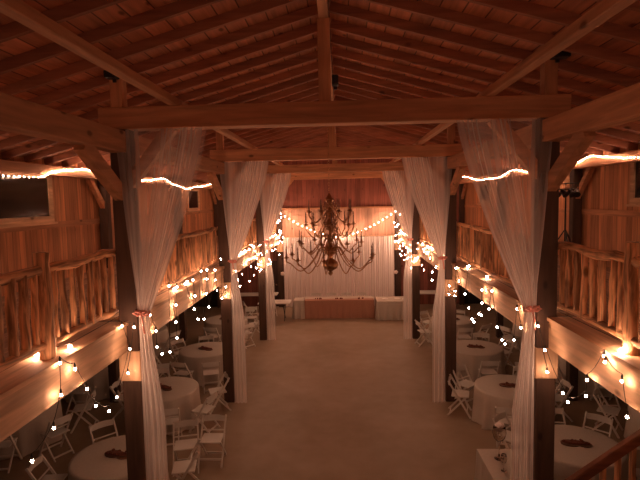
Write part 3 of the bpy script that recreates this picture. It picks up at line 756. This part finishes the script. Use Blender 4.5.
def folding_table(x0, x1, y0, y1, h, label, legs='white', rot=0):
    cx_, cy_ = (x0+x1)/2, (y0+y1)/2; a, b = (x1-x0)/2, (y1-y0)/2
    t = thing('folding_table', label, 'table', (cx_, cy_, 0), rot, 'rectangular folding tables')
    MB().box(-a, a, -b, b, h-.045, h).build('tabletop', M['white'], t, bevel=.01)
    m_ = M['black']
    for sx in (-1, 1):
        MB().bar((sx*(a-.25), -b+.08, 0), (sx*(a-.25), b-.08, h-.05), .025, .025, (1,0,0)).build('leg', m_, t)
        MB().bar((sx*(a-.28), b-.08, 0), (sx*(a-.28), -b+.08, h-.05), .025, .025, (1,0,0)).build('leg', m_, t)
    return t
folding_table(-1.36, 1.36, 19.7, 20.35, .74, 'long head table under a brown cloth before the backdrop')
rect_cloth(-1.40, 1.40, 19.66, 20.4, .755, M['burlap'], 'table_skirt', 'brown cloth covering the head table down to the floor', 'tablecloth')
tag(MB().box(-1.42, 1.42, 19.95, 20.41, .757, .763).build('table_runner', M['cloth']), 'white runner laid along the top of the head table', 'table runner')
for i, x in enumerate((-.85, 0.0, .85)):
    fl = MB()
    for k_ in range(9): fl.ball((random.uniform(-.14, .14), random.uniform(-.05, .05), .03), random.uniform(.02, .035), 7, 5)
    o = fl.build('table_flowers', M['petal_red'], smooth=True); o.location = (x, 19.85, .76)
    tag(o, 'small rust flower bunch on the head table, %s' % ['at its left', 'in its middle', 'at its right'][i], 'flowers', 'flower bunches on the head table')
folding_table(-1.78, -1.48, 19.75, 20.3, .74, 'narrow table under a white cloth touching the left end of the head table')
rect_cloth(-1.86, -1.44, 19.68, 20.38, .75, M['cloth'], 'tablecloth', 'white cloth on the narrow table touching the left end of the head table', fold=.03)
folding_table(1.56, 2.86, 19.35, 20.2, .74, 'rectangular table under a white cloth right of the head table')
rect_cloth(1.5, 2.92, 19.3, 20.28, .755, M['cloth'], 'tablecloth', 'long white cloth on the rectangular table right of the head table', fold=.02)
folding_table(-3.25, -1.95, 19.2, 19.95, .75, 'bare white folding table with black crossed legs left of the head table')
folding_table(-4.6, -2.7, 20.95, 21.6, .75, 'bare white folding table against the far wall in the left aisle')
folding_table(2.9, 4.6, 20.9, 21.6, .75, 'bare white folding table against the far wall in the right aisle')
# dishes
for i, (x, y) in enumerate(((1.85, 19.75), (2.35, 19.8), (2.65, 19.65))):
    o = MB().lathe([(0, 0), (.09, 0), (.13, .015), (.132, .02), (.09, .008), (0, .006)], n=18).build('plate', M['paper'], smooth=True); o.location = (x, y, .757)
    tag(o, 'white plate on the cloth table right of the head table, %s' % ['at its left', 'in its middle', 'at its right'][i], 'plate', 'plates right of the head table')
# doorway at the left of the far wall
d = structure(MB().box(-3.6, -2.75, YF-.05, YF-.001, 0, 2.1).build('door_1', M['wallboard_low']))
MB().ball((-2.85, YF-.09, 1.0), .035, 8, 6).build('door_handle', M['brass'], d, smooth=True)

# ------------------------------------------------------------------ near table with glassware, bottom right
folding_table(2.3, 2.92, 6.56, 7.65, .74, 'small table under a white cloth at the foot of the near right post', rot=0)
rect_cloth(2.23, 2.98, 6.5, 7.72, .76, M['cloth'], 'tablecloth', 'white cloth on the glassware table beside the near right drape', fold=.02)
def on_table(x, y): return (x, y, .761)
v = thing('glass_vase', 'tall stemmed glass vase holding a white bloom on the near right table', 'vase', on_table(2.49, 7.42))
MB().lathe([(0, 0), (.07, 0), (.072, .006), (.015, .02), (.01, .12), (.012, .24), (.04, .28), (.085, .34), (.105, .42), (.095, .49), (.075, .53), (.072, .53), (.092, .49), (.101, .42), (.081, .345), (.036, .29), (0, .27)], n=24).build('bowl', M['clear'], v, smooth=True)
bl = MB(); bl.ball((0, 0, .50), .07, 12, 8)
for k_ in range(12):
    a = k_*2.4; bl.ball((.045*math.cos(a), .045*math.sin(a), (.51+.04*((k_ % 3)-1)*.6)), .036, 8, 6)
bl.build('flower_head', M['bloom'], v, smooth=True)
gl = None
for i, (x, y) in enumerate(((2.45, 7.08), (2.52, 6.78))):
    if gl is None:
        gl = thing('wine_glass', '', 'glass'); MB().lathe([(0, 0), (.04, 0), (.04, .004), (.008, .012), (.005, .05), (.006, .10), (.03, .13), (.045, .17), (.042, .22), (.035, .25), (.033, .25), (.04, .22), (.043, .17), (.028, .133), (0, .115)], n=18).build('bowl', M['clear'], gl, smooth=True); o = gl
    else: o = copy_tree(gl)
    o.location = on_table(x, y); tag(o, 'clear stemmed glass on the near right table, %s' % ['the one closer to the vase', 'the one farther from the vase'][i], 'glass', 'glasses on the near right table')
